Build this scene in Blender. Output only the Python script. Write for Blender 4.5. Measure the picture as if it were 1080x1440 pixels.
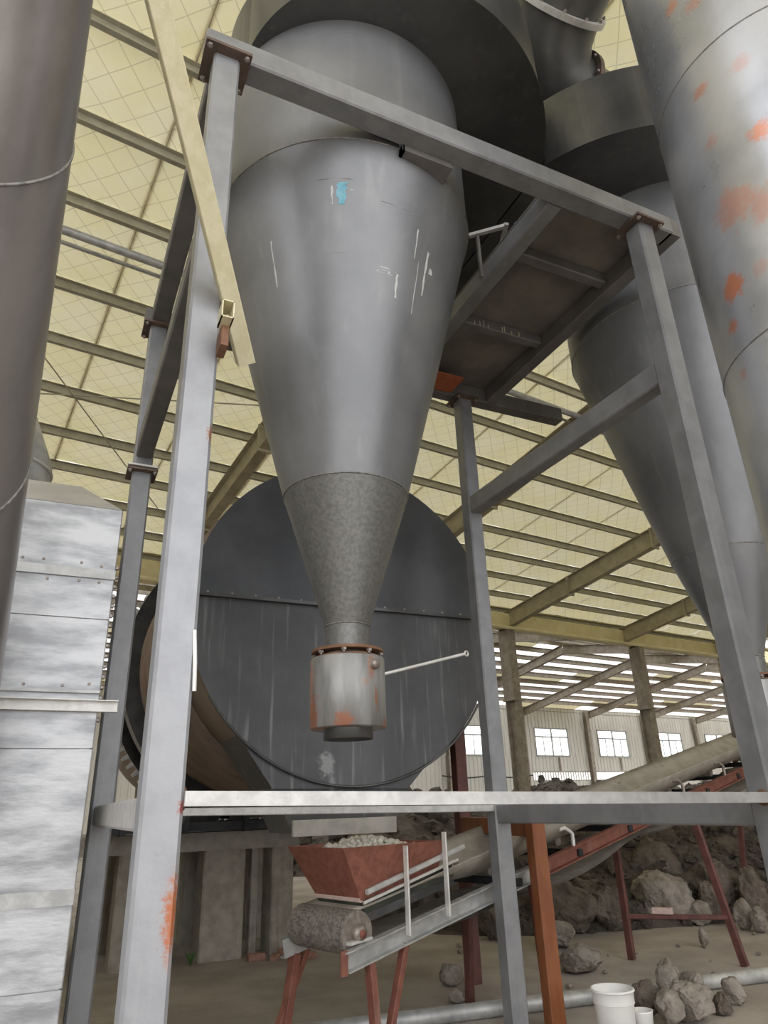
import bpy, bmesh, math, random
from mathutils import Vector, Matrix, noise
random.seed(7)
for o in list(bpy.data.objects): bpy.data.objects.remove(o)
SC = bpy.context.scene
COL = SC.collection
PI = math.pi
# ------------------------------------------------------------------ camera
cam = bpy.data.cameras.new('camera'); camo = bpy.data.objects.new('camera', cam); COL.objects.link(camo)
pit, yaw, rol = math.radians(23.045), math.radians(25.511), math.radians(-1.92)
F = Vector((math.sin(yaw)*math.cos(pit), math.cos(yaw)*math.cos(pit), math.sin(pit)))
R = Vector((math.cos(yaw), -math.sin(yaw), 0)); U = R.cross(F)
R2 = math.cos(rol)*R + math.sin(rol)*U; U2 = -math.sin(rol)*R + math.cos(rol)*U
mw = Matrix((R2, U2, -F)).transposed().to_4x4(); mw.translation = Vector((0, 0, 1.6))
camo.matrix_world = mw
cam.sensor_fit = 'AUTO'; cam.sensor_width = 36; cam.lens = 972.6*36/1440; cam.clip_end = 400; cam.clip_start = .05
SC.camera = camo
# ------------------------------------------------------------------ sky and exposure
w = bpy.data.worlds.new('overcast_sky'); SC.world = w; w.use_nodes = True
bg = w.node_tree.nodes['Background']; bg.inputs[0].default_value = (.95, .963, 1.0, 1); bg.inputs[1].default_value = 1.5
SC.view_settings.view_transform = 'Standard'; SC.view_settings.look = 'None'; SC.view_settings.gamma = 1
SC.view_settings.use_curve_mapping = False; SC.view_settings.exposure = 1.08

# ------------------------------------------------------------------ materials
def M(name, c1, c2=None, rough=.5, metal=0., scale=4., detail=6., stretch=(1, 1, 1), bump=0., bscale=40., streak=None,
      spots=(), rvar=.0, spec=.5, rust=None, trans=0., net=None, lo=.35, hi=.65, coat=0., wave=None, bdist=.02):
    m = bpy.data.materials.new(name); m.use_nodes = True
    nt = m.node_tree; N = nt.nodes; L = nt.links
    b = N['Principled BSDF']
    b.inputs['Roughness'].default_value = rough; b.inputs['Metallic'].default_value = metal
    b.inputs['Specular IOR Level'].default_value = spec
    if coat: b.inputs['Coat Weight'].default_value = coat; b.inputs['Coat Roughness'].default_value = .25
    tc = N.new('ShaderNodeTexCoord'); co = tc.outputs['Object']
    def mapped(s):
        mp = N.new('ShaderNodeMapping'); mp.inputs['Scale'].default_value = s; L.new(co, mp.inputs[0]); return mp.outputs[0]
    def nz(vec, sc, det=6., rgh=.6):
        n = N.new('ShaderNodeTexNoise'); n.inputs['Scale'].default_value = sc; n.inputs['Detail'].default_value = det
        n.inputs['Roughness'].default_value = rgh; L.new(vec, n.inputs['Vector']); return n.outputs['Fac']
    def ramp(v, a, bb):
        r = N.new('ShaderNodeMapRange'); r.interpolation_type = 'SMOOTHSTEP'
        r.inputs['From Min'].default_value = a; r.inputs['From Max'].default_value = bb; L.new(v, r.inputs['Value']); return r.outputs[0]
    def mix(fac, A, Bc):
        x = N.new('ShaderNodeMix'); x.data_type = 'RGBA'
        if isinstance(fac, float): x.inputs[0].default_value = fac
        else: L.new(fac, x.inputs[0])
        for i, v in ((6, A), (7, Bc)):
            if isinstance(v, tuple): x.inputs[i].default_value = (*v, 1)
            else: L.new(v, x.inputs[i])
        return x.outputs[2]
    def math_(op, a, bb):
        x = N.new('ShaderNodeMath'); x.operation = op
        for i, v in ((0, a), (1, bb)):
            if isinstance(v, (int, float)): x.inputs[i].default_value = v
            else: L.new(v, x.inputs[i])
        return x.outputs[0]
    base_n = nz(mapped(stretch), scale, detail)
    col = mix(ramp(base_n, lo, hi), c1, c2 or c1)
    if streak:                         # (colour, amount, scale): runs down the surface
        s = nz(mapped((streak[2], streak[2], streak[2]*.05)), 1., 3.)
        col = mix(math_('MULTIPLY', ramp(s, .55, .75), streak[1]), col, streak[0])
    if wave:
        wv = N.new('ShaderNodeTexWave'); wv.inputs['Scale'].default_value = wave[0]; wv.inputs['Distortion'].default_value = wave[2]
        wv.inputs['Detail'].default_value = 3; L.new(mapped(wave[3]), wv.inputs[0])
        col = mix(math_('MULTIPLY', wv.outputs['Fac'], .8), col, wave[1])
    if rust:                           # (colour, threshold, scale)
        r = nz(mapped((1, 1, .6)), rust[2], 8., .7)
        rf = ramp(r, rust[1], rust[1]+.05)
        col = mix(rf, col, rust[0])
    for (p, rad, c, st) in spots:
        vd = N.new('ShaderNodeVectorMath'); vd.operation = 'SUBTRACT'; L.new(co, vd.inputs[0]); vd.inputs[1].default_value = p[:3]
        sc = N.new('ShaderNodeVectorMath'); sc.operation = 'MULTIPLY'; L.new(vd.outputs[0], sc.inputs[0])
        sc.inputs[1].default_value = p[3] if len(p) > 3 else (1, 1, 1)
        ln = N.new('ShaderNodeVectorMath'); ln.operation = 'LENGTH'; L.new(sc.outputs[0], ln.inputs[0])
        n2 = nz(co, 9./max(rad, .03)*.25, 6., .75)
        d = math_('ADD', ln.outputs['Value'], math_('MULTIPLY', math_('SUBTRACT', n2, .5), rad*2.2))
        f = math_('MULTIPLY', math_('SUBTRACT', 1., ramp(d, rad*.35, rad)), st)
        col = mix(f, col, c)
    if net:                            # diagonal netting: two families of thin lines
        sep = N.new('ShaderNodeSeparateXYZ'); L.new(co, sep.inputs[0])
        a1 = math_('ADD', sep.outputs[0], sep.outputs[1]); a2 = math_('SUBTRACT', sep.outputs[0], sep.outputs[1])
        ff = None
        for a in (a1, a2):
            k = math_('ABSOLUTE', math_('SUBTRACT', math_('FRACT', math_('MULTIPLY', a, net[0]), 0.), .5), 0.)
            g = math_('SUBTRACT', 1., ramp(k, 0., net[1]))
            ff = g if ff is None else math_('MAXIMUM', ff, g)
        col = mix(math_('MULTIPLY', ff, net[3]), col, net[2])
    L.new(col, b.inputs['Base Color'])
    if rvar:
        rr = N.new('ShaderNodeMapRange'); rr.inputs['To Min'].default_value = max(.05, rough-rvar); rr.inputs['To Max'].default_value = min(1, rough+rvar)
        L.new(base_n, rr.inputs[0]); L.new(rr.outputs[0], b.inputs['Roughness'])
    if bump:
        bn = nz(mapped(stretch), bscale, 5.)
        bp = N.new('ShaderNodeBump'); bp.inputs['Strength'].default_value = bump; bp.inputs['Distance'].default_value = bdist
        L.new(bn, bp.inputs['Height']); L.new(bp.outputs[0], b.inputs['Normal'])
    if trans:
        tr = N.new('ShaderNodeBsdfTranslucent'); L.new(col, tr.inputs[0])
        mx = N.new('ShaderNodeMixShader'); mx.inputs[0].default_value = trans
        L.new(b.outputs[0], mx.inputs[1]); L.new(tr.outputs[0], mx.inputs[2])
        L.new(mx.outputs[0], N['Material Output'].inputs[0])
    return m

RUST = (.24, .085, .035)
steel = M('dark_rolled_steel', (.085, .086, .086), (.125, .125, .122), rough=.36, metal=.55, scale=1.6, rvar=.08, bump=.03, bscale=18,
          streak=((.19, .19, .18), .35, 9))
cone_steel = M('grey_cone_steel', (.172, .174, .180), (.222, .223, .227), rough=.42, metal=.4, scale=1.3, rvar=.08, bump=.03, bscale=14,
          streak=((.30, .30, .29), .3, 10))
dusty_steel = M('dust_speckled_steel', (.135, .134, .123), (.19, .188, .175), rough=.45, metal=.4, scale=45, detail=3, rvar=.1, bump=.15, bscale=130)
paint = M('shaded_grey_painted_steel', (.20, .201, .206), (.255, .256, .261), rough=.42, metal=.25, scale=5, rvar=.1, bump=.06, bscale=50,
          streak=((.29, .29, .285), .4, 14), rust=(RUST, .70, 5.))  # frame paint with the shade of the dimmer members toned into its colour
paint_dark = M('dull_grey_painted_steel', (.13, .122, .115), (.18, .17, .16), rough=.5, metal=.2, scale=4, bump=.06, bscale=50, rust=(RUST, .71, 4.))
paint_pale = M('pale_worn_steel', (.43, .42, .405), (.55, .54, .515), rough=.45, metal=.2, scale=14, bump=.12, bscale=60, rust=(RUST, .72, 7.))
rusty = M('rusty_plate', (.16, .085, .05), (.24, .12, .065), rough=.75, metal=.1, scale=14, bump=.25, bscale=60)
cap_rust = M('brown_primer_plate', (.105, .075, .06), (.15, .10, .075), rough=.6, metal=.15, scale=12, bump=.15, bscale=50)
bolt_m = M('zinc_bolt', (.26, .22, .19), (.40, .36, .32), rough=.45, metal=.6, scale=20)
weld_m = M('weld_bead', (.20, .195, .18), (.34, .33, .30), rough=.5, metal=.5, scale=40, bump=.5, bscale=90)
yellow = M('pale_yellow_tube', (.58, .53, .33), (.66, .61, .42), rough=.5, metal=.1, scale=14, bump=.08, bscale=90)
galv = M('galvanised_sheet', (.29, .295, .305), (.56, .565, .57), rough=.36, metal=.35, scale=2.2, rvar=.1, bump=.12, bscale=6, stretch=(1, 1, 3.5),
         rust=((.36, .28, .2), .735, 4.))
galv_dull = M('dull_galvanised_trim', (.38, .38, .37), (.52, .52, .50), rough=.45, metal=.35, scale=9, bump=.08)
canm = M('rust_edged_canister', (.22, .217, .207), (.33, .326, .315), rough=.42, metal=.45, scale=6, stretch=(1.6, 1.6, .3), bump=.05,
         lo=.4, hi=.6, spots=[((-.19, .03, .30, (1, 1, .5)), .075, (.42, .17, .09), .85), ((-.18, .0, .12, (1, 1, .6)), .09, (.42, .16, .08), .9),
         ((-.10, -.185, .075), .07, (.40, .15, .08), .8), ((.055, -.20, .36, (1, 1, .35)), .03, (.42, .2, .13), .8), ((.085, -.19, .2, (1, 1, .2)), .016, (.40, .17, .1), .9),
         ((.02, -.21, .28), .03, (.42, .24, .17), .5), ((.16, -.13, .07), .05, (.38, .15, .08), .7)])
brown_pipe = M('brown_tinted_steel_duct', (.22, .20, .188), (.30, .275, .26), rough=.32, metal=.55, scale=2.2, rvar=.08, bump=.03, bscale=20, stretch=(1, 1, .3))
redox = M('red_oxide_paint', (.17, .060, .042), (.235, .085, .055), rough=.62, scale=10, bump=.1, bscale=50, streak=((.36, .25, .2), .35, 12))
redox_hop = M('red_oxide_hopper', (.20, .072, .048), (.28, .105, .068), rough=.65, scale=18, detail=8, bump=.1, bscale=60)
orange_post = M('orange_brown_paint', (.20, .062, .02), (.27, .095, .035), rough=.5, scale=8, stretch=(1, 1, .25), bump=.08)
maroon = M('maroon_paint', (.10, .038, .032), (.15, .055, .045), rough=.55, scale=9, bump=.08)
belt_m = M('dusty_conveyor_belt', (.29, .26, .215), (.37, .335, .285), rough=.85, scale=6, bump=.15, bscale=70)
roller_m = M('worn_lagged_roller', (.10, .085, .072), (.17, .145, .125), rough=.8, scale=5, bump=.3, bscale=40, wave=(4., (.27, .24, .21), 9., (2.5, 7, 9)))
conc = M('weathered_concrete', (.34, .31, .265), (.47, .435, .38), rough=.9, scale=5, bump=.35, bscale=30, streak=((.24, .205, .165), .5, 12))
conc2 = M('stained_concrete_slab', (.38, .355, .31), (.48, .45, .40), rough=.9, scale=7, bump=.25, bscale=30, rust=((.33, .34, .2), .66, 5.))
floor_m = M('dusty_ground', (.32, .275, .235), (.43, .38, .33), rough=.95, scale=1.1, detail=10, bump=.4, bscale=14)
rubble_m = M('dark_clay_rubble', (.06, .047, .038), (.135, .11, .09), rough=.95, scale=2.4, detail=10, bump=1., bscale=14, bdist=.08)
rock_m = M('grey_clay_rock', (.24, .205, .17), (.40, .35, .30), rough=.95, scale=5, detail=12, bump=1., bscale=16, bdist=.05)
rock_d = M('brown_clay_rock', (.13, .105, .082), (.21, .172, .14), rough=.95, scale=5, detail=12, bump=1., bscale=16, bdist=.06)
pebble_m = M('pale_clay_pellets', (.50, .46, .39), (.64, .60, .52), rough=.9, scale=8)
insul = M('foil_netted_insulation', (.94, .86, .52), (.97, .90, .62), rough=.42, metal=.15, scale=1.2, trans=.13, bump=.5, bscale=5, net=(2.6, .035, (.42, .38, .2), .55))
purl = M('olive_grey_purlin', (.37, .35, .26), (.46, .43, .33), rough=.6, scale=6, metal=.1)
raft = M('olive_brown_rafter', (.33, .29, .19), (.42, .37, .25), rough=.6, scale=4)
colm = M('brown_grey_column', (.25, .21, .165), (.36, .315, .25), rough=.7, scale=5, bump=.1)
gutter_m = M('cream_gutter', (.68, .60, .32), (.76, .68, .40), rough=.5, scale=3)
skyl = M('white_roof_sheet', (.84, .84, .80), (.92, .92, .88), rough=.5, scale=2, trans=.6)
clad = M('grey_cream_cladding', (.56, .535, .475), (.64, .615, .55), rough=.6, scale=1, stretch=(1, 1, .3))
frame_w = M('window_frame', (.30, .30, .28), (.36, .36, .34), rough=.5)
ring_m = M('black_tyre_steel', (.018, .017, .016), (.04, .038, .035), rough=.35, metal=.6, scale=5)
shell_m = M('brown_drum_shell', (.20, .15, .115), (.27, .205, .16), rough=.6, metal=.25, scale=2.5, bump=.08, bscale=12)
disc_m = M('slate_grey_hood_plate', (.088, .089, .093), (.122, .123, .127), rough=.5, metal=.35, scale=1.4, rvar=.08, bump=.04, bscale=10,
           streak=((.27, .27, .265), .75, 17), spots=[((-.27, -2.35, .56, (1, 1, .7)), .09, (.45, .45, .44), .55), ((-.22, -2.35, .40, (1, 1, .4)), .04, (.4, .4, .39), .5)])
disc_top = M('slate_grey_upper_hood', (.085, .089, .098), (.128, .132, .142), rough=.48, metal=.35, scale=1.1, rvar=.08, bump=.04, bscale=10)
black_m = M('black_support_steel', (.022, .024, .028), (.045, .047, .052), rough=.5, metal=.3, scale=4)
white_p = M('white_plastic', (.80, .79, .75), (.86, .85, .82), rough=.4, scale=5)
cable_m = M('black_cable', (.03, .03, .03), rough=.6)
green_m = M('green_weed_leaf', (.05, .12, .03), (.10, .20, .05), rough=.6, scale=20)
brick_m = M('red_brick', (.33, .17, .13), (.42, .25, .2), rough=.9, scale=14, bump=.3)
pinkbrick = M('pale_pink_brick', (.52, .38, .33), (.60, .46, .4), rough=.9, scale=14, bump=.3)
bare = M('bright_worn_bar', (.60, .58, .55), (.72, .70, .66), rough=.45, metal=.3, scale=12, bump=.1)
glass = bpy.data.materials.new('clear_window_glass'); glass.use_nodes = True
gb = glass.node_tree.nodes['Principled BSDF']; gb.inputs['Base Color'].default_value = (.95, 1, .97, 1)
gb.inputs['Transmission Weight'].default_value = 1; gb.inputs['Roughness'].default_value = 0; gb.inputs['IOR'].default_value = 1.02
tealm = M('teal_paint_mark', (.10, .33, .42), (.2, .42, .5), rough=.5, scale=30)
chalk = M('pale_chalk_mark', (.48, .48, .46), (.58, .58, .56), rough=.8, scale=50)
redmark = M('orange_red_primer', (.34, .085, .03), (.40, .12, .05), rough=.7, scale=15)

# ------------------------------------------------------------------ mesh helpers
class MB:
    def __init__(s): s.v = []; s.f = []; s.sm = []
    def add(s, vs, fs, smooth=False):
        o = len(s.v); s.v += [Vector(q) for q in vs]; s.f += [tuple(i+o for i in q) for q in fs]; s.sm += [smooth]*len(fs); return s
    def beam(s, p, q, wd, h, ch=.008, up=(0, 0, 1)):
        p, q = Vector(p), Vector(q); d = (q-p).normalized(); up = Vector(up)
        if abs(d.dot(up)) > .98: up = Vector((0, 1, 0))
        a = d.cross(up).normalized(); b = a.cross(d).normalized()
        w2, h2 = wd/2, h/2; c = min(ch, w2*.45, h2*.45)
        pr = [(-w2+c, -h2), (w2-c, -h2), (w2, -h2+c), (w2, h2-c), (w2-c, h2), (-w2+c, h2), (-w2, h2-c), (-w2, -h2+c)]
        vs = [e+a*x+b*y for e in (p, q) for x, y in pr]
        fs = [(i, (i+1) % 8, 8+(i+1) % 8, 8+i) for i in range(8)]+[tuple(range(7, -1, -1)), tuple(range(8, 16))]
        return s.add(vs, fs)
    def box(s, lo, hi, ch=.004):
        lo, hi = Vector(lo), Vector(hi); c = (lo+hi)/2
        return s.beam((c.x, c.y, lo.z), (c.x, c.y, hi.z), hi.x-lo.x, hi.y-lo.y, ch, up=(0, 1, 0))
    def profile(s, p, q, prof, up=(0, 0, 1), close=True):
        p, q = Vector(p), Vector(q); d = (q-p).normalized(); up = Vector(up)
        a = d.cross(up).normalized(); b = a.cross(d).normalized(); n = len(prof)
        vs = [e+a*x+b*y for e in (p, q) for x, y in prof]
        fs = [(i, (i+1) % n, n+(i+1) % n, n+i) for i in range(n if close else n-1)]
        if close: fs += [tuple(range(n-1, -1, -1)), tuple(range(n, 2*n))]
        return s.add(vs, fs)
    def tube(s, path, r, n=12, caps=True, smooth=True):
        path = [Vector(q) for q in path]; vs = []; fs = []; m = len(path)
        rs = r if isinstance(r, (list, tuple)) else [r]*m
        t0 = (path[1]-path[0]).normalized(); ref = Vector((0, 0, 1)) if abs(t0.z) < .9 else Vector((1, 0, 0))
        a = t0.cross(ref).normalized()
        for i in range(m):
            t = (path[min(i+1, m-1)]-path[max(i-1, 0)]).normalized()
            a = (a-t*a.dot(t)).normalized(); b = t.cross(a)
            k = 1.
            if 0 < i < m-1:
                k = 1/max(.5, math.cos(((path[i+1]-path[i]).angle(path[i]-path[i-1]))/2)); 
            for j in range(n):
                th = 2*PI*j/n; vs.append(path[i]+(a*math.cos(th)+b*math.sin(th))*rs[i])
        for i in range(m-1):
            for j in range(n): fs.append((i*n+j, i*n+(j+1) % n, (i+1)*n+(j+1) % n, (i+1)*n+j))
        s.add(vs, fs, smooth)
        if caps:
            s.add([vs[j] for j in range(n)][::-1], [tuple(range(n))]); s.add([vs[(m-1)*n+j] for j in range(n)], [tuple(range(n))])
        return s
    def lathe(s, prof, c, n=64, smooth=True, axis=None, caps=(False, False)):
        c = Vector(c); ax = Vector(axis or (0, 0, 1)).normalized()
        ref = Vector((1, 0, 0)) if abs(ax.x) < .9 else Vector((0, 1, 0))
        a = (ref-ax*ref.dot(ax)).normalized(); b = ax.cross(a); m = len(prof)
        vs = [c+ax*h+(a*math.cos(2*PI*j/n)+b*math.sin(2*PI*j/n))*r for (r, h) in prof for j in range(n)]
        fs = [(i*n+j, i*n+(j+1) % n, (i+1)*n+(j+1) % n, (i+1)*n+j) for i in range(m-1) for j in range(n)]
        s.add(vs, fs, smooth)
        if caps[0]: s.add(vs[:n][::-1], [tuple(range(n))])
        if caps[1]: s.add(vs[-n:], [tuple(range(n))])
        return s
    def ring(s, c, rad, r, n=72, axis=None):
        return s.lathe([(rad+r*math.cos(t), r*math.sin(t)) for t in [2*PI*k/8 for k in range(9)]], c, n, True, axis)
    def prism(s, pts, z0, z1):
        n = len(pts); vs = [(x, y, z0) for x, y in pts]+[(x, y, z1) for x, y in pts]
        return s.add(vs, [(i, (i+1) % n, n+(i+1) % n, n+i) for i in range(n)]+[tuple(range(n-1, -1, -1)), tuple(range(n, 2*n))])
    def build(s, name, mat, parent=None, org=None):
        me = bpy.data.meshes.new(name)
        o = Vector(org) if org is not None else (Vector(parent['o']) if parent is not None and 'o' in parent else Vector())
        me.from_pydata([v-o for v in s.v], [], s.f); me.update()
        bm = bmesh.new(); bm.from_mesh(me); bmesh.ops.recalc_face_normals(bm, faces=bm.faces)
        bm.to_mesh(me); bm.free()
        for p, k in zip(me.polygons, s.sm): p.use_smooth = k
        me.materials.append(mat)
        ob = bpy.data.objects.new(name, me); COL.objects.link(ob)
        if parent is not None: ob.parent = parent; ob['o'] = list(o)
        else: ob.location = o; ob['o'] = list(o)
        return ob

def tag(o, label=None, cat=None, group=None, kind=None):
    if label: o['label'] = label
    if cat: o['category'] = cat
    if group: o['group'] = group
    if kind: o['kind'] = kind
    return o
def thing(name, loc, label, cat, group=None):
    e = bpy.data.objects.new(name, None); COL.objects.link(e); e.location = loc; e['o'] = list(loc); e.empty_display_size = .1
    return tag(e, label, cat, group)
def setting(name, loc=(0, 0, 0), rz=0.):
    e = bpy.data.objects.new(name, None); COL.objects.link(e); e.location = loc; e.rotation_euler.z = rz; e['o'] = [0, 0, 0]; e['kind'] = 'structure'; return e
def inst(name, me, parent, loc, rot=None, scale=None):
    o = bpy.data.objects.new(name, me); COL.objects.link(o); o.parent = parent
    o.location = Vector(loc)-Vector(parent['o']); o['o'] = list(loc)
    if rot is not None: o.rotation_euler = rot
    if scale is not None: o.scale = scale
    return o
def hexbolt_mesh(name, r, h, mat):
    mb = MB(); mb.lathe([(r, 0), (r, h*.8), (r*.86, h)], (0, 0, 0), 6, False, caps=(True, True))
    mb.lathe([(r*.5, h), (r*.5, h*1.5)], (0, 0, 0), 8, True, caps=(False, True))
    o = mb.build(name, mat); me = o.data; bpy.data.objects.remove(o); return me
BOLT = hexbolt_mesh('bolt', .016, .016, bolt_m)
DOWN = (PI, 0, 0)

# ================================================================== SETTING
TH = math.radians(7.6)
def B(x, y, z=0.):                   # building coordinates to world
    return Vector((x*math.cos(TH)-y*math.sin(TH), x*math.sin(TH)+y*math.cos(TH), z))
g = MB(); g.add([(-120, -120, 0), (160, -120, 0), (160, 160, 0), (-120, 160, 0)], [(0, 1, 2, 3)])
tag(g.build('floor', floor_m), 'dusty brown concrete floor of the shed', kind='structure')

yd = MB()  # unseen pale yard, added to bounce light up onto the roof
for a, b, c, d in ((-60, 60, -60, -7.5), (-60, -9, -7.5, 34)):
    yd.add([B(a, c, .004), B(b, c, .004), B(b, d, .004), B(a, d, .004)], [(0, 1, 2, 3)])
tag(yd.build('floor', M('pale_bounce_yard', (.52, .50, .46), (.60, .58, .54), rough=.9, scale=.6)), 'pale concrete yard outside the shed', kind='structure')
YE, ZE, SL = 17., 7.69, .15
def roofz(y): return ZE+SL*(YE-y)
# main roof: insulation panels between purlins
roof = setting('ceiling', (0, 0, 0), TH); roof['label'] = 'pale yellow insulated shed roof with steel purlins'
PY = [-6.2, -4.9, -3.5, -2.3, -1.15, -.1, 1.0, 2.1, 3.2, 4.33, 5.44, 6.55, 7.69, 9.15, 10.3, 11.5, 12.7, 13.8, 14.9, 16.0, 17.1]
SEAM = [1.2+1.9*i for i in range(-4, 16)]
rest = MB()
for j in range(len(PY)-1):
    y0, y1 = PY[j], PY[j+1]
    for i in range(len(SEAM)-1):
        x0, x1 = SEAM[i], SEAM[i+1]
        if y1 < 1.5 and x0 < -3: continue
        n = 6; vs = []; 
        for b in range(n+1):
            for a in range(n+1):
                u, v = a/n, b/n; yy = y0+.015+(y1-y0-.03)*v
                vs.append((x0+.008+(x1-x0-.016)*u, yy, roofz(yy)-.05*(16*u*(1-u)*v*(1-v))**.5+.008*noise.noise((x0*3+u*5, y0+v*4, 0))))
        k = n+1
        mb = MB() if y0 > 2. else rest; mb.add(vs, [(b*k+a, b*k+a+1, (b+1)*k+a+1, (b+1)*k+a) for b in range(n) for a in range(n)], True)
        if y0 > 2.: mb.build('insulation_panel', insul, roof)
rest.build('insulation_field', insul, roof)['kind'] = 'stuff'
for x in SEAM:
    mb = MB(); y0, y1 = -6.2, 17.08
    mb.profile((x, y0, roofz(y0)+.012), (x, y1, roofz(y1)+.012), [(-.03, 0), (.03, 0), (.03, .01), (-.03, .01)]).build('seam_tape', colm, roof)
MB().box((-7, 17.0, 7.64), (40, 17.5, 7.70)).build('eave_flashing', raft, roof)
zp = [(-.035, -.17), (.035, -.17), (.035, -.155), (-.022, -.155), (-.022, .0), (.035, 0), (.035, .012), (-.035, .012)]
for y in PY:
    MB().profile((-7, y, roofz(y)-.02), (31, y, roofz(y)-.02), zp).build('purlin', purl, roof)
def ibeam(mb, p, q, wd, h, up=(0, 0, 1), t=.02):
    pr = [(-wd/2, -h/2), (wd/2, -h/2), (wd/2, -h/2+t), (t/2, -h/2+t), (t/2, h/2-t), (wd/2, h/2-t), (wd/2, h/2), (-wd/2, h/2), (-wd/2, h/2-t), (-t/2, h/2-t), (-t/2, -h/2+t), (-wd/2, -h/2+t)]
    return mb.profile(p, q, pr, up)
for x in (-1.3, 4.45, 10.1, 15.9, 21.6, 27.4):
    rf = ibeam(MB(), (x, -6, roofz(-6)-.46), (x, YE, roofz(YE)-.46), .22, .52).build('rafter', raft, roof)
    for y in (10.9, 14.1): MB().box((x-.14, y-.02, roofz(y)-.78), (x+.14, y+.02, roofz(y)-.2)).build('splice_plate', raft, rf)
# cross bracing rods and the service pipe under the purlins
for a, b in (((-1.2, 8.4), (4.3, 15.6)), ((-1.2, 12.2), (4.3, 10.3))):
    MB().tube([(a[0], a[1], roofz(a[1])-.22), (b[0], b[1], roofz(b[1])-.22)], .012, 6).build('bracing_rod', purl, roof)
MB().tube([(-7, 8.02, roofz(8.02)-.3), (31, 8.02, roofz(8.02)-.3)], .06, 12).build('service_pipe', galv_dull, roof)
MB().tube([(-7, 8.32, roofz(8.32)-.2), (31, 8.32, roofz(8.32)-.2)], .03, 8).build('service_pipe', galv_dull, roof)
# valley gutter beam + columns
gt = setting('trim_1', (0, 0, 0), TH); gt['label'] = 'long cream valley gutter under the roof edge'
MB().profile((-7, 17.1, 7.2), (34, 17.1, 7.2), [(-.2, -.25), (.2, -.25), (.24, .22), (.2, .25), (-.2, .25), (-.24, .22)]).build('gutter_box', gutter_m, gt)
MB().tube([(-7, 16.8, 6.93), (34, 16.8, 6.93)], .06, 10).build('edge_pipe', gutter_m, gt)
cl = setting('trim_2', (0, 0, 0), TH); cl['label'] = 'row of brown steel columns under the gutter'
for x in (-1.3, 4.45, 10.1, 15.9, 22.5, 28.2):
    c_ = ibeam(MB(), (x, 17.1, 0), (x, 17.1, 6.95), .3, .44, up=(0, 1, 0)).build('column', colm, cl)
    MB().box((x-.2, 16.82, 4.6), (x+.2, 17.38, 4.66)).build('splice_plate', colm, c_)
    MB().box((x-.17, 16.85, 4.66), (x-.155, 17.35, 6.9)).build('cover_plate', colm, c_)
# second span
r2 = setting('trim_3', (0, 0, 0), TH); r2['label'] = 'second roof span with white sheets between dark purlins'
YR, ZR, YW, ZW_ = 23.6, 8.75, 33., 7.1
def r2z(y): return 7.6+(ZR-7.6)*(y-17.4)/(YR-17.4) if y < YR else ZR+(ZW_-ZR)*(y-YR)/(YW-YR)
P2 = [17.4, 18.6, 19.8, 21., 22.2, 23.6, 24.6, 25.6, 26.6, 27.6, 28.6, 29.6, 30.6, 31.6, 33.]
XG = [-10+5.75*i for i in range(0, 12)]
for j in range(len(P2)-1):
    for i in range(len(XG)-1):
        a, b, c, d = XG[i]+.02, XG[i+1]-.02, P2[j]+.02, P2[j+1]-.02
        MB().add([(a, c, r2z(c)), (b, c, r2z(c)), (b, d, r2z(d)), (a, d, r2z(d))], [(0, 1, 2, 3)]).build('roof_sheet', skyl if (i+j) % 5 else insul, r2)
for y in P2:
    MB().profile((-10, y, r2z(y)-.1), (53, y, r2z(y)-.1), [(-.05, -.13), (.05, -.13), (.05, -.1), (-.02, -.1), (-.02, .08), (.05, .08), (.05, .1), (-.05, .1)]).build('purlin', colm, r2)
for x in XG[:-1]:
    ibeam(MB(), (x+1., YR, r2z(YR)-.4), (x+1., YW, r2z(YW)-.4), .2, .42).build('rafter', colm, r2)
    ibeam(MB(), (x+1., 17.3, r2z(17.4)-.4), (x+1., YR, r2z(YR)-.4), .2, .42).build('rafter', colm, r2)
# far wall with windows
wb = setting('wall_back', (0, 0, 0), TH); wb['label'] = 'far wall of cream corrugated sheets'
def corr(x0, x1, z0, z1, y=33.):
    mb = MB(); xs = []; x = x0; k = 0
    prof = []
    while x < x1-1e-6:
        prof += [(x, 0), (min(x+.17, x1), 0), (min(x+.20, x1), .035), (min(x+.27, x1), .035)]; x += .30
    prof.append((x1, 0)); n = len(prof)
    vs = [(a, y-b, z0) for a, b in prof]+[(a, y-b, z1) for a, b in prof]
    mb.add(vs, [(i, i+1, n+i+1, n+i) for i in range(n-1)])
    return mb.build('cladding_sheet', clad, wb)
WX = [20.75, 26.5, 32.1, 37.8, 43.75, 49.55]
WW, WZ0, WZ1 = 2.95, 4.15, 5.85
edges = [-10]+sum([[x, x+WW] for x in WX], [])+[54]
for i in range(0, len(edges), 2): corr(edges[i], edges[i+1], WZ0, WZ1)
for i in range(11):
    a, b = -10+i*5.8, min(54, -10+(i+1)*5.8)
    corr(a, b, WZ1, 7.2); corr(a, b, 3.27, WZ0)
    if b < 31.5 or a > 42.2: corr(a, b, 2.72, 3.27)
    corr(a, b, 0, 2.72)
corr(30.6, 31.7, 2.72, 3.27); corr(42.3, 42.4, 2.72, 3.27)
for z in (2.72, 3.27, 4.1, 5.9): MB().beam((-10, 33.12, z), (54, 33.12, z), .1, .12).build('girt', colm, wb)
for x in [13.75, 19.5, 25.25, 31.0, 36.75, 42.5, 48.25]:
    ibeam(MB(), (x, 32.8, 0), (x, 32.8, 7.0), .28, .3, up=(0, 1, 0)).build('column', colm, wb)
for x in (34.0, 39.7, 45.5): MB().box((x-.05, 32.88, 3.3), (x+.05, 32.95, 4.1)).build('stud', colm, wb)
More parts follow.
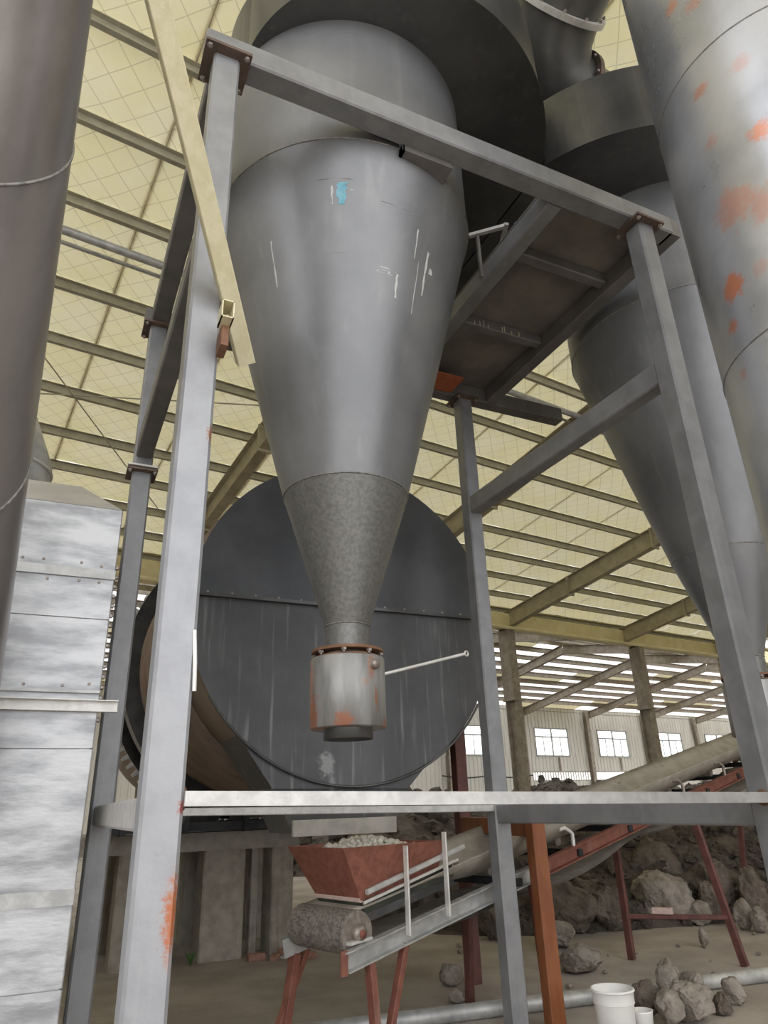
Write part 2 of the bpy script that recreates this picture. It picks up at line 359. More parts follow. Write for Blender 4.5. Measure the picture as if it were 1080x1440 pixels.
for i, x in enumerate(WX):
    wn = setting('window_%d' % (i+1), (0, 0, 0), TH); wn['label'] = 'bright steel window high in the far wall'
    m = MB()
    t = .07
    m.box((x, 32.93, WZ0), (x+WW, 33.03, WZ0+t)); m.box((x, 32.93, WZ1-t), (x+WW, 33.03, WZ1)); m.box((x, 32.93, WZ0), (x+t, 33.03, WZ1)); m.box((x+WW-t, 32.93, WZ0), (x+WW, 33.03, WZ1))
    m.box((x+WW/2-.04, 32.94, WZ0), (x+WW/2+.04, 33.02, WZ1)); m.box((x, 32.94, 5.27), (x+WW, 33.02, 5.35))
    for q in (.25, .75): m.box((x+WW*q-.02, 32.95, WZ0), (x+WW*q+.02, 33.01, 5.3))
    m.build('window_frame', frame_w, wn)
    for a, b, z0, z1 in ((x+t, x+WW/2-.04, WZ0+t, 5.27), (x+WW/2+.04, x+WW-t, WZ0+t, 5.27), (x+t, x+WW/2-.04, 5.35, WZ1-t), (x+WW/2+.04, x+WW-t, 5.35, WZ1-t)):
        MB().box((a, 32.975, z0), (b, 32.985, z1)).build('pane', glass, wn)
# unseen side walls, added beyond the frame to steer the light
for nm, x, y0, ye_ in (('blocker_wall_left', -7.2, 2., 33.), ('blocker_wall_right', 31.6, -7., 15.5), ('blocker_wall_right', 54., 17., 33.)):
    wl = setting(nm, (0, 0, 0), TH); wl['label'] = 'unseen cream corrugated side wall added to steer the light'
    yy = y0
    while yy < ye_:
        y2 = min(yy+5.8, ye_); pr_ = []; q = yy
        while q < y2-1e-6: pr_ += [(q, 0), (min(q+.17, y2), 0), (min(q+.2, y2), .035), (min(q+.27, y2), .035)]; q += .3
        pr_.append((y2, 0)); n = len(pr_)
        MB().add([(x-b, a, 0) for a, b in pr_]+[(x-b, a, 9.4 if a < 17 else 7.5) for a, b in pr_], [(i, i+1, n+i+1, n+i) for i in range(n-1)]).build('cladding_sheet', clad, wl)
        yy = y2
wf = setting('blocker_wall_front', (0, 0, 0), TH); wf['label'] = 'cream corrugated front wall right of the open bay'  # unseen wall added behind the camera so light enters from the left
for i in range(4):
    a, b = 9.+i*5.65, 9.+(i+1)*5.65; pr_ = []; q = a
    while q < b-1e-6: pr_ += [(q, 0), (min(q+.17, b), 0), (min(q+.2, b), .035), (min(q+.27, b), .035)]; q += .3
    pr_.append((b, 0)); n = len(pr_)
    MB().add([(u, -7.+v, 0) for u, v in pr_]+[(u, -7.+v, 11.) for u, v in pr_], [(i_, i_+1, n+i_+1, n+i_) for i_ in range(n-1)]).build('cladding_sheet', clad, wf)
# low slatted ventilation strip
vt = setting('window_9', (0, 0, 0), TH); vt['label'] = 'low open strip with uprights in the far wall'
for k in range(24):
    x = 31.8+k*.22
    MB().box((x, 32.95, 2.78), (x+.06, 33.03, 3.21)).build('upright', clad, vt)

# ================================================================== SUPPORT FRAME
XL, XR, YF, YB = .378, 3.389, 2.647, 5.149
PW = .14
fr = thing('support_frame', ((XL+XR)/2, (YF+YB)/2, 0), 'tall grey square-tube steel frame carrying the near cyclone', 'frame')
pts_ = {'FL': (XL, YF), 'FR': (XR, YF), 'RR': (XR, YB), 'RL': (XL, YB)}
ZT = 5.40
paint_fl = M('lit_grey_painted_post_with_rust', (.245, .248, .257), (.30, .303, .312), rough=.4, metal=.25, scale=5, rvar=.1, bump=.06, bscale=50,  # lighter copy of the frame paint for the brightly lit post, plus rust
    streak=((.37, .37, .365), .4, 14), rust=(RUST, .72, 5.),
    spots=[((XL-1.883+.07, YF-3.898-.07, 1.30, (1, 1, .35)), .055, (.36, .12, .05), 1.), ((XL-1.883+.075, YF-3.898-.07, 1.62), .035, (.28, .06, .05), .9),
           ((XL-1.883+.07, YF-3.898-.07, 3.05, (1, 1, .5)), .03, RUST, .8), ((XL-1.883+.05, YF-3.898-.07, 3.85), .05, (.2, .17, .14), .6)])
for k, (x, y) in pts_.items():
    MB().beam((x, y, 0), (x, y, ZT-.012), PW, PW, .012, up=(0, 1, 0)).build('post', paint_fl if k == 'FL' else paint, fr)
    pl = MB().box((x-.125, y-.125, ZT-.012), (x+.125, y+.125, ZT+.008)).build('cap_plate', cap_rust, fr)
    for sx in (-.1, .1):
        for sy in (-.1, .1): inst('bolt', BOLT, pl, (x+sx, y+sy, ZT-.012), DOWN)
    b_ = MB().box((x-.14, y-.14, 0), (x+.14, y+.14, .015)).build('base_plate', rusty, fr)
ZB = ZT+.008; BH = .16; zc = ZB+BH/2
def bm(name, p, q, wd, h, mat, parent=fr): return MB().beam(p, q, wd, h, .01).build(name, mat, parent)
bm('top_beam', (XL-.12, YF, zc), (3.66, YF, zc), .14, BH, paint)
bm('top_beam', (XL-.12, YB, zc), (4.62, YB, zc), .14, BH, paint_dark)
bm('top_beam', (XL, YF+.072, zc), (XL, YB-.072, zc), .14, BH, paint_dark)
bm('top_beam', (2.70, YF+.072, zc), (2.70, YB-.072, zc), .12, BH, paint)
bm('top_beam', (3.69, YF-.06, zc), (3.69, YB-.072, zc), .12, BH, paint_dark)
MB().box((2.64, YF+.07, ZB+BH), (3.75, YB+.07, ZB+BH+.012)).build('platform_plate', M('brown_grey_platform_plate', (.15, .135, .118), (.215, .195, .17), rough=.65, metal=.15, scale=3, bump=.1), fr)
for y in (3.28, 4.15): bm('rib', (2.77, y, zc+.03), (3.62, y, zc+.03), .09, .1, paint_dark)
MB().box((2.72, YB-.36, ZB+.0), (3.2, YB-.09, ZB+.012)).build('patch_plate', redmark, fr)
for k, x in enumerate((2.90, 2.955, 2.995, 3.04, 3.19, 3.215, 3.29, 3.37)):
    MB().box((x, 4.1035, zc-.012), (x+.008, 4.1055, zc+.02+.05*((k*7) % 3)/3)).build('chalk_stroke', yellow, fr)
# middle side beams
bm('side_beam', (XR, YF+.07, 4.19), (XR, YB-.07, 4.21), .12, .17, paint)
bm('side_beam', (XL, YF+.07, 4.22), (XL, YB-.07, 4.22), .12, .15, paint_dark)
sp = MB().box((XL-.11, YB-.12, 4.02), (XL+.11, YB+.11, 4.035)).build('splice_flange', cap_rust, fr)
MB().box((XL-.11, YB-.12, 4.05), (XL+.11, YB+.11, 4.065)).build('splice_flange', bare, fr)
for sx in (-.09, .09): inst('bolt', BOLT, sp, (XL+sx, YB-.1, 4.02), DOWN)
# lower girdle
lb = MB()
lb.profile((XL+.07, YF-.02, 1.645), (XR-.07, YF-.02, 1.582), [(-.06, -.024), (.06, -.024), (.06, .024), (-.06, .024)]).build('low_beam', paint_pale, fr)
MB().beam((XL+.07, YB, 1.615), (XR-.07, YB, 1.56), .1, .05, .005).build('low_beam', paint_pale, fr)
bm('low_beam', (XR, YF+.07, 1.515), (XR, YB-.07, 1.515), .12, .13, paint)
bm('low_beam', (XL, YF+.07, 1.60), (XL, YB-.07, 1.60), .1, .115, paint_pale)
for x, y in ((XL+.073, YF-.02), (XR-.073, YF-.02)):
    MB().ring((x, y, 1.645 if x < 2 else 1.582), .032, .008, 20, axis=(1, 0, 0)).build('weld', rusty, fr)
MB().tube([(XL+.075, YF-.072, 2.0), (XL+.07, YF-.074, 2.1), (XL+.06, YF-.072, 2.22)], .008, 8).build('weld', bare, fr)
for p, q, mt in (((2.55, 3.56, 5.85), (2.76, 3.36, 5.85), bare), ((2.86, 3.58, 5.82), (2.765, 3.34, 5.86), paint_pale), ((2.835, 3.325, 5.85), (3.07, 3.44, 5.85), paint), ((2.835, 3.31, 5.875), (3.06, 3.42, 5.875), tealm)):
    MB().beam(p, q, .035, .03 if mt is not tealm else .006, .002).build('strut', mt, fr)
MB().add([(2.83, 4.08, 5.85), (3.12, 4.12, 5.85), (3.0, 4.3, 5.62), (2.83, 4.08, 5.86), (3.12, 4.12, 5.86), (3.0, 4.3, 5.63)], [(0, 1, 2), (3, 4, 5), (0, 1, 4, 3), (1, 2, 5, 4), (2, 0, 3, 5)]).build('gusset_plate', bare, fr)
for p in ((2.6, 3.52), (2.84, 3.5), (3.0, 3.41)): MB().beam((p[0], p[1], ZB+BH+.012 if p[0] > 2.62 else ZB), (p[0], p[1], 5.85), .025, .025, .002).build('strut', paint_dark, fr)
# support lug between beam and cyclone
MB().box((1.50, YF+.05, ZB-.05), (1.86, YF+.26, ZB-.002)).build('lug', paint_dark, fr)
MB().box((1.50, YF+.05, ZB-.05), (1.52, YF+.26, ZB+.1)).build('lug', paint, fr)
# stub bracket at the near left post
st = MB()
for a, b in (((.420, 2.41, 3.53), (.426, 2.50, 3.62)), ((.468, 2.41, 3.53), (.474, 2.50, 3.62)), ((.420, 2.41, 3.614), (.474, 2.50, 3.62)), ((.420, 2.41, 3.53), (.474, 2.50, 3.536))): st.box(a, b, .001)
st.build('tube_stub', yellow, fr)
MB().box((.436, 2.47, 3.43), (.470, 2.57, 3.529)).build('bracket_plate', rusty, fr)

# yellow brace tube in front of the near left post
pa, pb = Vector((-.010, 1.80, 4.40)), Vector((.607, 2.745, 3.56))
pa2 = pa+(pa-pb)*.8
yb_ = MB().beam(pa2, pb, .082, .082, .004, up=(.3, 1, 0)).build('brace_tube', yellow, org=pb)
tag(yb_, 'slanting pale yellow square tube crossing the front left post', 'brace')

# ================================================================== CYCLONES
CY, CX1, CX2 = 3.66, 1.486, 4.78
RC = .917
def cyclone(cx, mir, label):
    t = thing('cyclone_separator', (cx, CY, 1.94), label, 'cyclone')
    def L(pr, n=96): return MB().lathe(pr, (cx, CY, 0), n)
    L([(RC, 5.41), (RC, 6.57)]).build('cylinder', cone_steel, t)
    L([(.386, 3.37), (.60, 4.18), (RC, 5.41)]).build('cone', cone_steel, t)
    L([(.129, 2.56), (.386, 3.37)]).build('lower_cone', dusty_steel if mir > 0 else cone_steel, t)
    L([(.129, 2.40), (.129, 2.56)], 48).build('neck', dusty_steel, t)
    for z, r in ((5.41, RC), (3.37, .386), (2.56, .129)):
        MB().ring((cx, CY, z), r+.001, .0045, 96).build('weld_seam', weld_m, t)
    fl = MB().lathe([(.13, 2.405), (.205, 2.405), (.205, 2.42), (.13, 2.42), (.13, 2.405)], (cx, CY, 0), 48, False).build('flange', rusty, t)
    MB().lathe([(.12, 2.372), (.18, 2.372), (.18, 2.386), (.12, 2.386), (.12, 2.372)], (cx, CY, 0), 48, False).build('flange', rusty, t)
    for k in range(8):
        a = k*PI/4+.3; inst('bolt', BOLT, fl, (cx+.188*math.cos(a), CY+.188*math.sin(a), 2.405), DOWN)
    can = L([(.12, 2.372), (.206, 2.372), (.21, 2.366), (.21, 2.0), (.204, 1.994), (.13, 1.994)], 64).build('canister', canm, t)
    L([(.1355, 2.0), (.1355, 1.94), (.128, 1.94), (.128, 2.3)], 48).build('outlet_tube', steel, t)
    # lever arm with its pivot boss
    a = math.radians(-70); px, py = cx+.21*math.cos(a), CY+.21*math.sin(a)
    MB().lathe([(.0, .03), (.02, .03), (.026, .02), (.026, -.01)], (px, py, 2.315), 20, axis=(math.cos(a), math.sin(a), 0)).build('pivot_boss', bolt_m, t)
    e = math.radians(-25); p0 = Vector((cx+.2*math.cos(e), CY+.2*math.sin(e), 2.285))
    if mir > 0:
        p1 = p0+Vector((.53, -.02, .14))
        lv = MB().tube([p0, p0.lerp(p1, .5), p1], .0095, 10).build('lever_arm', bare, t)
        MB().ring(p1+Vector((.016, 0, .004)), .014, .005, 20, axis=(-.3, 1, 0)).build('lever_eye', bare, lv)
    # scroll inlet
    def sp(al): return .955+.00527*(al+153)
    out = []
    for k in range(0, 61):
        al = -158+(158-13)*k/60; r = sp(al); out.append((r*math.cos(math.radians(al)), r*math.sin(math.radians(al))))
    xm = 1.625
    out = [(min(x, xm), y) for x, y in out]
    back = [(xm, 2.3), (.93, 2.3), (.93, .12)]
    for k in range(0, 41):
        al = 10+(202-10)*k/40-0.; back.append((.93*math.cos(math.radians(al)), .93*math.sin(math.radians(al))))
    foot = [(cx+mir*x, CY+y) for x, y in out+back[:-1]]
    n = len(foot); vs = [(x, y, 6.56) for x, y in foot]+[(x, y, 7.28) for x, y in foot]
    MB().add(vs, [(i, (i+1) % n, n+(i+1) % n, n+i) for i in range(n)]+[tuple(range(n, 2*n))], False).build('scroll_wall', steel, t)
    cxy = Vector((cx, CY))
    MB().prism([tuple(cxy+(Vector(q)-cxy)*1.008) for q in foot], 6.55, 6.562).build('scroll_bottom', steel, t)
    L([(.48, 7.28), (.48, 8.4), (.44, 8.4)], 48).build('outlet_stack', steel, t)
    return t
c1 = cyclone(CX1, 1, 'large grey steel cyclone with cone hanging inside the near frame')
cyclone(CX2, -1, 'second grey cyclone behind the right front post')
# chalk, paint and weld marks on the near cone: thin patches that follow the cone
def conepatch(name, az0, az1, z0, z1, mat, n=6, jag=.3):
    mb = MB(); vs = []
    for j in range(n+1):
        z = z0+(z1-z0)*j/n; r = .386+(RC-.386)*(z-3.37)/(5.41-3.37)+.0025
        jl = (az1-az0)*jag*(random.random()-.5); jr = (az1-az0)*jag*(random.random()-.5)
        for s_ in (0, 1):
            a = math.radians((az0+jl) if s_ == 0 else (az1+jr)); vs.append((CX1+r*math.sin(a), CY-r*math.cos(a), z))
    mb.add(vs, [(2*j, 2*j+1, 2*j+3, 2*j+2) for j in range(n)])
    return mb.build(name, mat, c1)
# azimuth is measured at the cone axis, 0 = towards -Y
conepatch('paint_mark', -24.0, -20.5, 4.98, 5.12, tealm, 8, .6)
for a in ((-27, -26.3, 4.98, 5.10), (-19, -17.5, 5.07, 5.075), (-30, -20, 5.14, 5.146), (14, 14.5, 4.75, 4.95), (22, 23, 4.55, 4.85), (25, 27, 4.72, 4.76), (17, 17.4, 4.4, 4.75),
          (-2, 9, 5.03, 5.036), (-58, -57.4, 4.55, 4.85), (-4, 3, 4.58, 4.62), (5, 6, 4.45, 4.6), (-29, -22, 4.67, 4.673), (19, 24, 4.2, 4.22)):
    conepatch('chalk_mark', *a, chalk, 6, .8)

# ================================================================== BIG DUCTS NEAR THE CAMERA
rx, ry, RR = 2.995, 1.384, .55
rd = thing('round_duct', (rx, ry, 0), 'wide vertical silver steel duct with orange rust spots at the right edge', 'duct')
def rpos(az, z):          # point on the duct skin, az in world degrees from the camera
    d = Vector((math.sin(math.radians(az)), math.cos(math.radians(az)))); c = Vector((rx, ry)); bq = d.dot(c); k = bq-math.sqrt(max(0, bq*bq-c.dot(c)+RR*RR))
    return (d.x*k-rx, d.y*k-ry, z)
ORG = (.55, .20, .10)
spots = []
for az, el, r, st in ((58.29, .712, .085, .95), (57.45, .642, .045, .8), (60.0, .855, .14, .5), (62.6, .835, .11, .45), (60.28, 1.119, .055, .6), (63.9, .973, .07, .75),
                      (60.0, 1.351, .055, .6), (59.9, 1.0, .05, .35), (60.7, .726, .05, .3), (62., 1.328, .06, .4), (64., 1.13, .06, .3), (57.3, .56, .035, .4)):
    p = rpos(az, 0); D = math.hypot(p[0]+rx, p[1]+ry); spots.append(((p[0], p[1], 1.6+el*D), r, ORG, st))
pipe_r = M('silver_duct_steel', (.34, .35, .375), (.47, .48, .51), rough=.3, metal=.6, scale=1.6, rvar=.1, bump=.03, bscale=12, spots=spots,
           streak=((.5, .5, .5), .25, 8))
zz = [0, 1.6, 3.35, 4.95, 6.5, 8.0]
for a, b in zip(zz[:-1], zz[1:]): MB().lathe([(RR, a+.002), (RR, b-.002)], (rx, ry, 0), 80).build('duct_section', pipe_r, rd)
for z in zz[1:-1]: MB().ring((rx, ry, z), RR, .0045, 80).build('weld_seam', weld_m, rd)
MB().tube([(*[rpos(59.6, 0)[i]*1.004+(rx, ry)[i] for i in (0, 1)], 1.7), (*[rpos(59.6, 0)[i]*1.004+(rx, ry)[i] for i in (0, 1)], 3.33)], .003, 6).build('weld_seam', weld_m, rd)

S0, S1 = Vector((-.229, 3.492, 2.403)), Vector((-.225, 1.887, 4.388))     # two points on its right-hand edge
ldir = (S1-S0).normalized(); lnorm = ldir.cross(S0-Vector((0, 0, 1.6))).normalized()
if lnorm.x > 0: lnorm = -lnorm
LR = .42
A0 = S0+lnorm*LR
ld = thing('round_duct', tuple(A0-ldir*.9), 'wide brown-grey steel duct slanting up along the left edge', 'duct')
cuts = [-1.05, .78, 2.02, 3.3, 4.6]
lc = (-ldir.cross(lnorm)); lc = lc if lc.y < 0 else -lc           # towards the camera side
def oblique(t, k, rr=LR):
    out = []
    for q in range(80):
        th = 2*PI*q/80; d = -lnorm*math.cos(th)+lc*math.sin(th)
        out.append(A0+ldir*(t-k*math.sin(th))+d*rr)
    return out
for a, b in zip(cuts[:-1], cuts[1:]):
    ka, kb_ = (.26 if a > cuts[0] else 0), (.26 if b < cuts[-1] else 0)
    MB().add(oblique(a+.001, ka)+oblique(b-.001, kb_), [(q, (q+1) % 80, 80+(q+1) % 80, 80+q) for q in range(80)], True).build('duct_section', brown_pipe, ld)
for a in cuts[1:-1]:
    lp = oblique(a, .26, LR+.001); MB().tube(lp+lp[:1], .006, 6, caps=False).build('weld_seam', weld_m, ld)

# overhead duct with flanges, upper right
ov = thing('overhead_duct', (3.4, 2.6, 8.2), 'dark segmented overhead duct with bolted flanges, top right', 'duct')
def seg(p, q, r, mat=steel): return MB().tube([p, q], r, 40, caps=False).build('duct_section', mat, ov)
Q = [Vector((3.08, .6, 8.85)), Vector((3.28, 2.84, 8.22)), Vector((3.34, 3.12, 8.06)), Vector((3.48, 3.30, 7.92)), Vector((3.70, 3.36, 7.82)), Vector((4.33, 3.45, 7.80))]
MB().tube(Q, .40, 40, caps=False, smooth=True).build('duct_body', steel, ov)
def flange(p, ax, r, mat):
    o = MB().lathe([(r, -.025), (r+.055, -.025), (r+.055, .025), (r, .025)], p, 48, False, axis=ax).build('flange', mat, ov)
    axv = Vector(ax).normalized(); a = axv.orthogonal().normalized(); b = axv.cross(a)
    for k in range(12):
        th = 2*PI*k/12; q = Vector(p)+(a*math.cos(th)+b*math.sin(th))*(r+.03)-axv*.03
        inst('bolt', BOLT, o, q, (-axv).to_track_quat('Z', 'Y').to_euler())
flange(Q[1], Q[1]-Q[0], .40, bare); flange(Q[4], Q[5]-Q[4], .40, cap_rust)

# ================================================================== CLAD BOX, LEFT
bxf, bxr = 4.3, .235
cb = thing('clad_filter_box', (-1., 5.2, 0), 'galvanised sheet-clad filter box behind the left duct', 'filter box')
zs = [0, .83, 1.193, 1.256, 1.94, 2.242, 2.66, 2.91, 2.96, 3.36]
for z0, z1 in ((0, .828), (.834, 1.19), (1.26, 1.937), (1.943, 2.24), (2.245, 2.657), (2.663, 2.91), (2.96, 3.36)):
    MB().box((-2.4, bxf, z0), (bxr, 6.1, z1), .006).build('sheet_panel', galv, cb)
MB().box((-2.39, bxf+.012, .01), (bxr-.012, 6.09, 3.35)).build('core', galv_dull, cb)
MB().box((-2.4, bxf-.012, 2.905), (bxr+.004, bxf+.03, 2.962)).build('cover_strip', galv_dull, cb)
MB().box((-2.4, bxf-.01, 1.19), (bxr+.002, bxf+.03, 1.262)).build('cover_strip', galv_dull, cb)
MB().box((-2.4, bxf-.02, 2.235), (bxr+.0, bxf+.02, 2.25)).build('cover_strip', galv_dull, cb)
MB().profile((-2.4, bxf-.022, 2.175), (.335, bxf-.022, 2.165), [(-.02, -.032), (.02, -.032), (.02, -.026), (-.014, -.026), (-.014, .026), (.02, .026), (.02, .032), (-.02, .032)]).build('angle_bar', bare, cb)
scr = hexbolt_mesh('rivet', .009, .006, bolt_m)
for z in (2.88, 2.99, 2.28):
    for k in range(8): inst('rivet', scr, cb, (bxr-.06-.16*k+random.uniform(-.03, .03), bxf-.001, z+random.uniform(-.01, .01)), (PI/2, 0, 0))
for k in range(16): inst('rivet', scr, cb, (bxr+.001, bxf+.06, 2.1+k*.06), (0, PI/2, 0), (1.6, 1.6, 2.5))
cap = MB(); lo = [(-2.4, bxf), (bxr, bxf), (bxr, 6.1), (-2.4, 6.1)]; hi = [(-1.25, 4.7), (-.02, 4.7), (-.02, 5.6), (-1.25, 5.6)]
cap.add([(x, y, 3.362) for x, y in lo]+[(x, y, 3.66) for x, y in hi], [(0, 1, 5, 4), (1, 2, 6, 5), (2, 3, 7, 6), (3, 0, 4, 7), (4, 5, 6, 7)])
cap.build('tapered_cap', M('dull_cap_sheet', (.40, .385, .36), (.48, .46, .43), rough=.5, metal=.3, scale=4), cb)
MB().tube([(-.6, 5.15, 3.6), (-.6, 5.15, 3.92), (-.68, 5.15, 4.12), (-.85, 5.15, 4.25), (-1.1, 5.15, 4.3), (-2.4, 5.15, 4.32)], .36, 40).build('cap_duct', galv_dull, cb)
MB().ring((-.6, 5.15, 3.9), .36, .012, 48).build('duct_seam', bare, cb)

# ================================================================== ROTARY DRUM
DX, DY, DZ, DR = 2.56, 6.15, 3.36, 1.58
dr = thing('rotary_drum', (DX, 8.5, 1.4), 'huge round grey dryer hood and drum behind the cone', 'dryer drum')
def half(up):
    SZ = 3.405; vs = []; n = 60; dz = SZ-DZ; a0 = math.asin(dz/DR)
    if up: angs = [a0+(PI-2*a0)*k/n for k in range(n+1)]
    else: angs = [PI-a0+(PI+2*a0)*k/n for k in range(n+1)]
    return [(DX+DR*math.cos(a), DZ+DR*math.sin(a)) for a in angs]
def plate(pts, y0, y1, name, mat):
    n = len(pts); mb = MB()
    mb.add([(x, y0, z) for x, z in pts]+[(x, y1, z) for x, z in pts], [tuple(range(n)), tuple(range(2*n-1, n-1, -1))]+[(i, (i+1) % n, n+(i+1) % n, n+i) for i in range(n)])
    return mb.build(name, mat, dr)
plate(half(True), DY, DY+.02, 'upper_hood_plate', disc_top)
low = [(x, z) for x, z in half(False)]
plate(low, DY+.004, DY+.02, 'lower_hood_plate', disc_m)
sf = MB().box((DX-DR+.02, DY-.05, 3.395), (DX+DR-.02, DY+.0, 3.425)).build('seam_flange', steel, dr)
for k in range(14): inst('bolt', BOLT, sf, (DX-DR+.15+k*.22, DY-.03, 3.425))
MB().lathe([(DR, 0), (DR, .75), (DR-.12, .75)], (DX, DY+.02, DZ), 96, True, axis=(0, 1, 0)).build('hood_rim', shell_m, dr)
MB().lathe([(1.5, .78), (1.64, .78), (1.64, 8.)], (DX, DY, DZ), 96, True, axis=(0, 1, 0)).build('drum_shell', shell_m, dr)
def rg(y, r0, r1, wd, mat, name): return MB().lathe([(r0, 0), (r1, 0), (r1, wd), (r0, wd)], (DX, y, DZ), 96, False, axis=(0, 1, 0)).build(name, mat, dr)
rg(9.15, 1.63, 1.84, .28, ring_m, 'tyre_ring'); rg(9.75, 1.63, 1.72, .1, ring_m, 'stiffener_ring')
gear = rg(10.3, 1.63, 1.86, .2, ring_m, 'ring_gear')
tm = MB()
for k in range(96):
    a = 2*PI*k/96; ca, sa = math.cos(a), math.sin(a); tx, tz = -sa*.03, ca*.03
    v = []
    for y in (10.3, 10.5):
        for r, s_ in ((1.86, -1), (1.86, 1), (1.94, .6), (1.94, -.6)): v.append((DX+r*ca+tx*s_, y, DZ+r*sa+tz*s_))
    tm.add(v, [(0, 1, 2, 3), (7, 6, 5, 4), (0, 4, 5, 1), (1, 5, 6, 2), (2, 6, 7, 3), (3, 7, 4, 0)])
tg = tm.build('gear_teeth', galv_dull, gear)
# lower arc flange on the hood and the discharge chute
arc = [(DX+(DR+.01)*math.cos(a), DY-.012, DZ+(DR+.01)*math.sin(a)) for a in [math.radians(212+116*k/40) for k in range(41)]]
MB().tube(arc, .012, 8).build('rim_flange', steel, dr)
fp_ = [(1.40, 6.172, 2.32), (1.80, 6.172, 1.77), (1.87, 5.80, 1.42), (2.76, 5.80, 1.42), (3.10, 6.172, 1.75), (3.46, 6.172, 2.1), (3.4, 6.172, 2.32)]
ch = MB(); ch.add(fp_, [(0, 1, 4, 5, 6), (1, 2, 3, 4)])
bk_ = [(1.40, 6.88, 2.32), (1.80, 6.88, 1.77), (1.87, 6.45, 1.42), (2.76, 6.45, 1.42), (3.10, 6.88, 1.75), (3.46, 6.88, 2.1)]
ch.add(bk_, [(0, 1, 4, 5), (1, 2, 3, 4)])
for a in range(2): ch.add([fp_[a], fp_[a+1], bk_[a+1], bk_[a]], [(0, 1, 2, 3)])
for a in range(3, 5): ch.add([fp_[a], fp_[a+1], bk_[a+1], bk_[a]], [(0, 1, 2, 3)])
ch.build('discharge_chute', disc_m, dr)
MB().box((1.86, 5.76, 1.40), (2.77, 5.80, 1.52)).build('chute_lip', conc2, dr)
# rollers, black undercarriage
for x in (DX-.75, DX+.75):
    MB().lathe([(0, 0), (.28, 0), (.28, .4), (0, .4)], (x, 9.1, 1.72), 40, False, axis=(0, 1, 0)).build('support_roller', ring_m, dr)
MB().box((.6, 8.95, 1.40), (4.3, 9.75, 1.50)).build('undercarriage', black_m, dr)
for x in (.9, 1.6, 2.3, 3.0, 3.7): MB().box((x-.03, 8.9, 1.38), (x+.03, 9.7, 1.62)).build('gusset', black_m, dr)
# foundation
fd = thing('concrete_foundation', (1.9, 9.8, 0), 'weathered concrete slab on stout piers under the drum', 'foundation')
MB().box((-.6, 9.35, 1.17), (3.12, 11.2, 1.375), .02).build('slab', conc2, fd)
for x0, x1 in ((-.35, .2), (.95, 1.42), (1.93, 2.44), (2.78, 3.06)):
    for y in (9.42, 10.7): MB().box((x0, y, 0), (x1, y+.45, 1.17), .02).build('pier', conc, fd)
MB().box((2.56, 9.6, 0), (2.66, 9.75, 1.17), .01).build('pier', conc, fd)

# ================================================================== CONVEYOR
cd = math.radians(16.); cdv = Vector((math.cos(cd), math.sin(cd), 0)); cnv = Vector((-math.sin(cd), math.cos(cd), 0)); CT = math.tan(math.radians(10.4))
P0 = Vector((2.06, 4.91, .70))
def cp(s, a, h=0.): return P0+cdv*s+cnv*a+Vector((0, 0, s*CT+h))
CW = .75
cv = thing('belt_conveyor', (P0.x, P0.y, 0), 'inclined belt conveyor with red-brown rails rising to the right', 'conveyor')
chn = [(-.03, -.06), (.03, -.06), (.03, -.05), (-.02, -.05), (-.02, .05), (.03, .05), (.03, .06), (-.03, .06)]
def chan(a, s0, s1, flip, mat):
    prf = [((-x if flip else x), y) for x, y in chn]
    return MB().profile(cp(s0, a), cp(s1, a), prf).build('side_rail', mat, cv)
chan(0, -.12, 2.0, False, galv_dull); chan(0, 2.0, 8.6, False, redox); chan(CW, -.12, 2.0, True, galv_dull); chan(CW, 2.0, 8.6, True, redox)
MB().beam(cp(-.13, 0, -.07), cp(-.13, 0, .07), .05, .02).build('end_tab', redox, cv)
for s in (1.7, 2.6, 3.5, 4.4, 5.3, 6.2, 7.1): MB().beam(cp(s, 0, -.02), cp(s, CW, -.02), .07, .06).build('cross_member', black_m, cv)
# belt: carrying run, tail wrap, return run
rl = []; n = 34; top = []
for i in range(n+1):
    s = .02+8.5*i/n; k = min(1, max(0, (s-.3)/1.1)); k = k*k*(3-2*k)
    tro = [(-.02, .31), (.03, .235), (.14, .14), (.37, .12), (.61, .14), (.72, .235), (.77, .31)]; flat = [(.07, .255), (.15, .255), (.27, .255), (.375, .255), (.48, .255), (.6, .255), (.68, .255)]
    top.append([cp(s, fa+(ta-fa)*k, fh+(th-fh)*k) for (fa, fh), (ta, th) in zip(flat, tro)])
mb = MB(); m = 7
vs = [q for row in top for q in row]; vs2 = [q-Vector((0, 0, .014)) for q in vs]; o = len(vs)
fs = [(i*m+j, i*m+j+1, (i+1)*m+j+1, (i+1)*m+j) for i in range(n) for j in range(m-1)]
fs2 = [tuple(o+q for q in f_) for f_ in fs]
ed = [(i*m, (i+1)*m, o+(i+1)*m, o+i*m) for i in range(n)]+[(i*m+m-1, (i+1)*m+m-1, o+(i+1)*m+m-1, o+i*m+m-1) for i in range(n)]
mb.add(vs+vs2, fs+fs2+ed, True); mb.build('carrying_belt', belt_m, cv)
mb = MB(); vs = []; n = 40
for i in range(n+1):
    s = .1+8.4*i/n; sag = .09*abs(math.sin((s-1.7)*PI/1.9)) if s > 1.7 else .0
    for a in (.05, .22, .53, .70): vs.append(cp(s, a, -.015-.09*min(1, s/1.2)-sag))
o = len(vs); fs = [(i*4+j, i*4+j+1, (i+1)*4+j+1, (i+1)*4+j) for i in range(n) for j in range(3)]
mb.add(vs+[q-Vector((0, 0, .014)) for q in vs], fs+[tuple(o+q for q in f_) for f_ in fs], True); mb.build('return_belt', belt_m, cv)
rc = cp(.02, .375, .12)
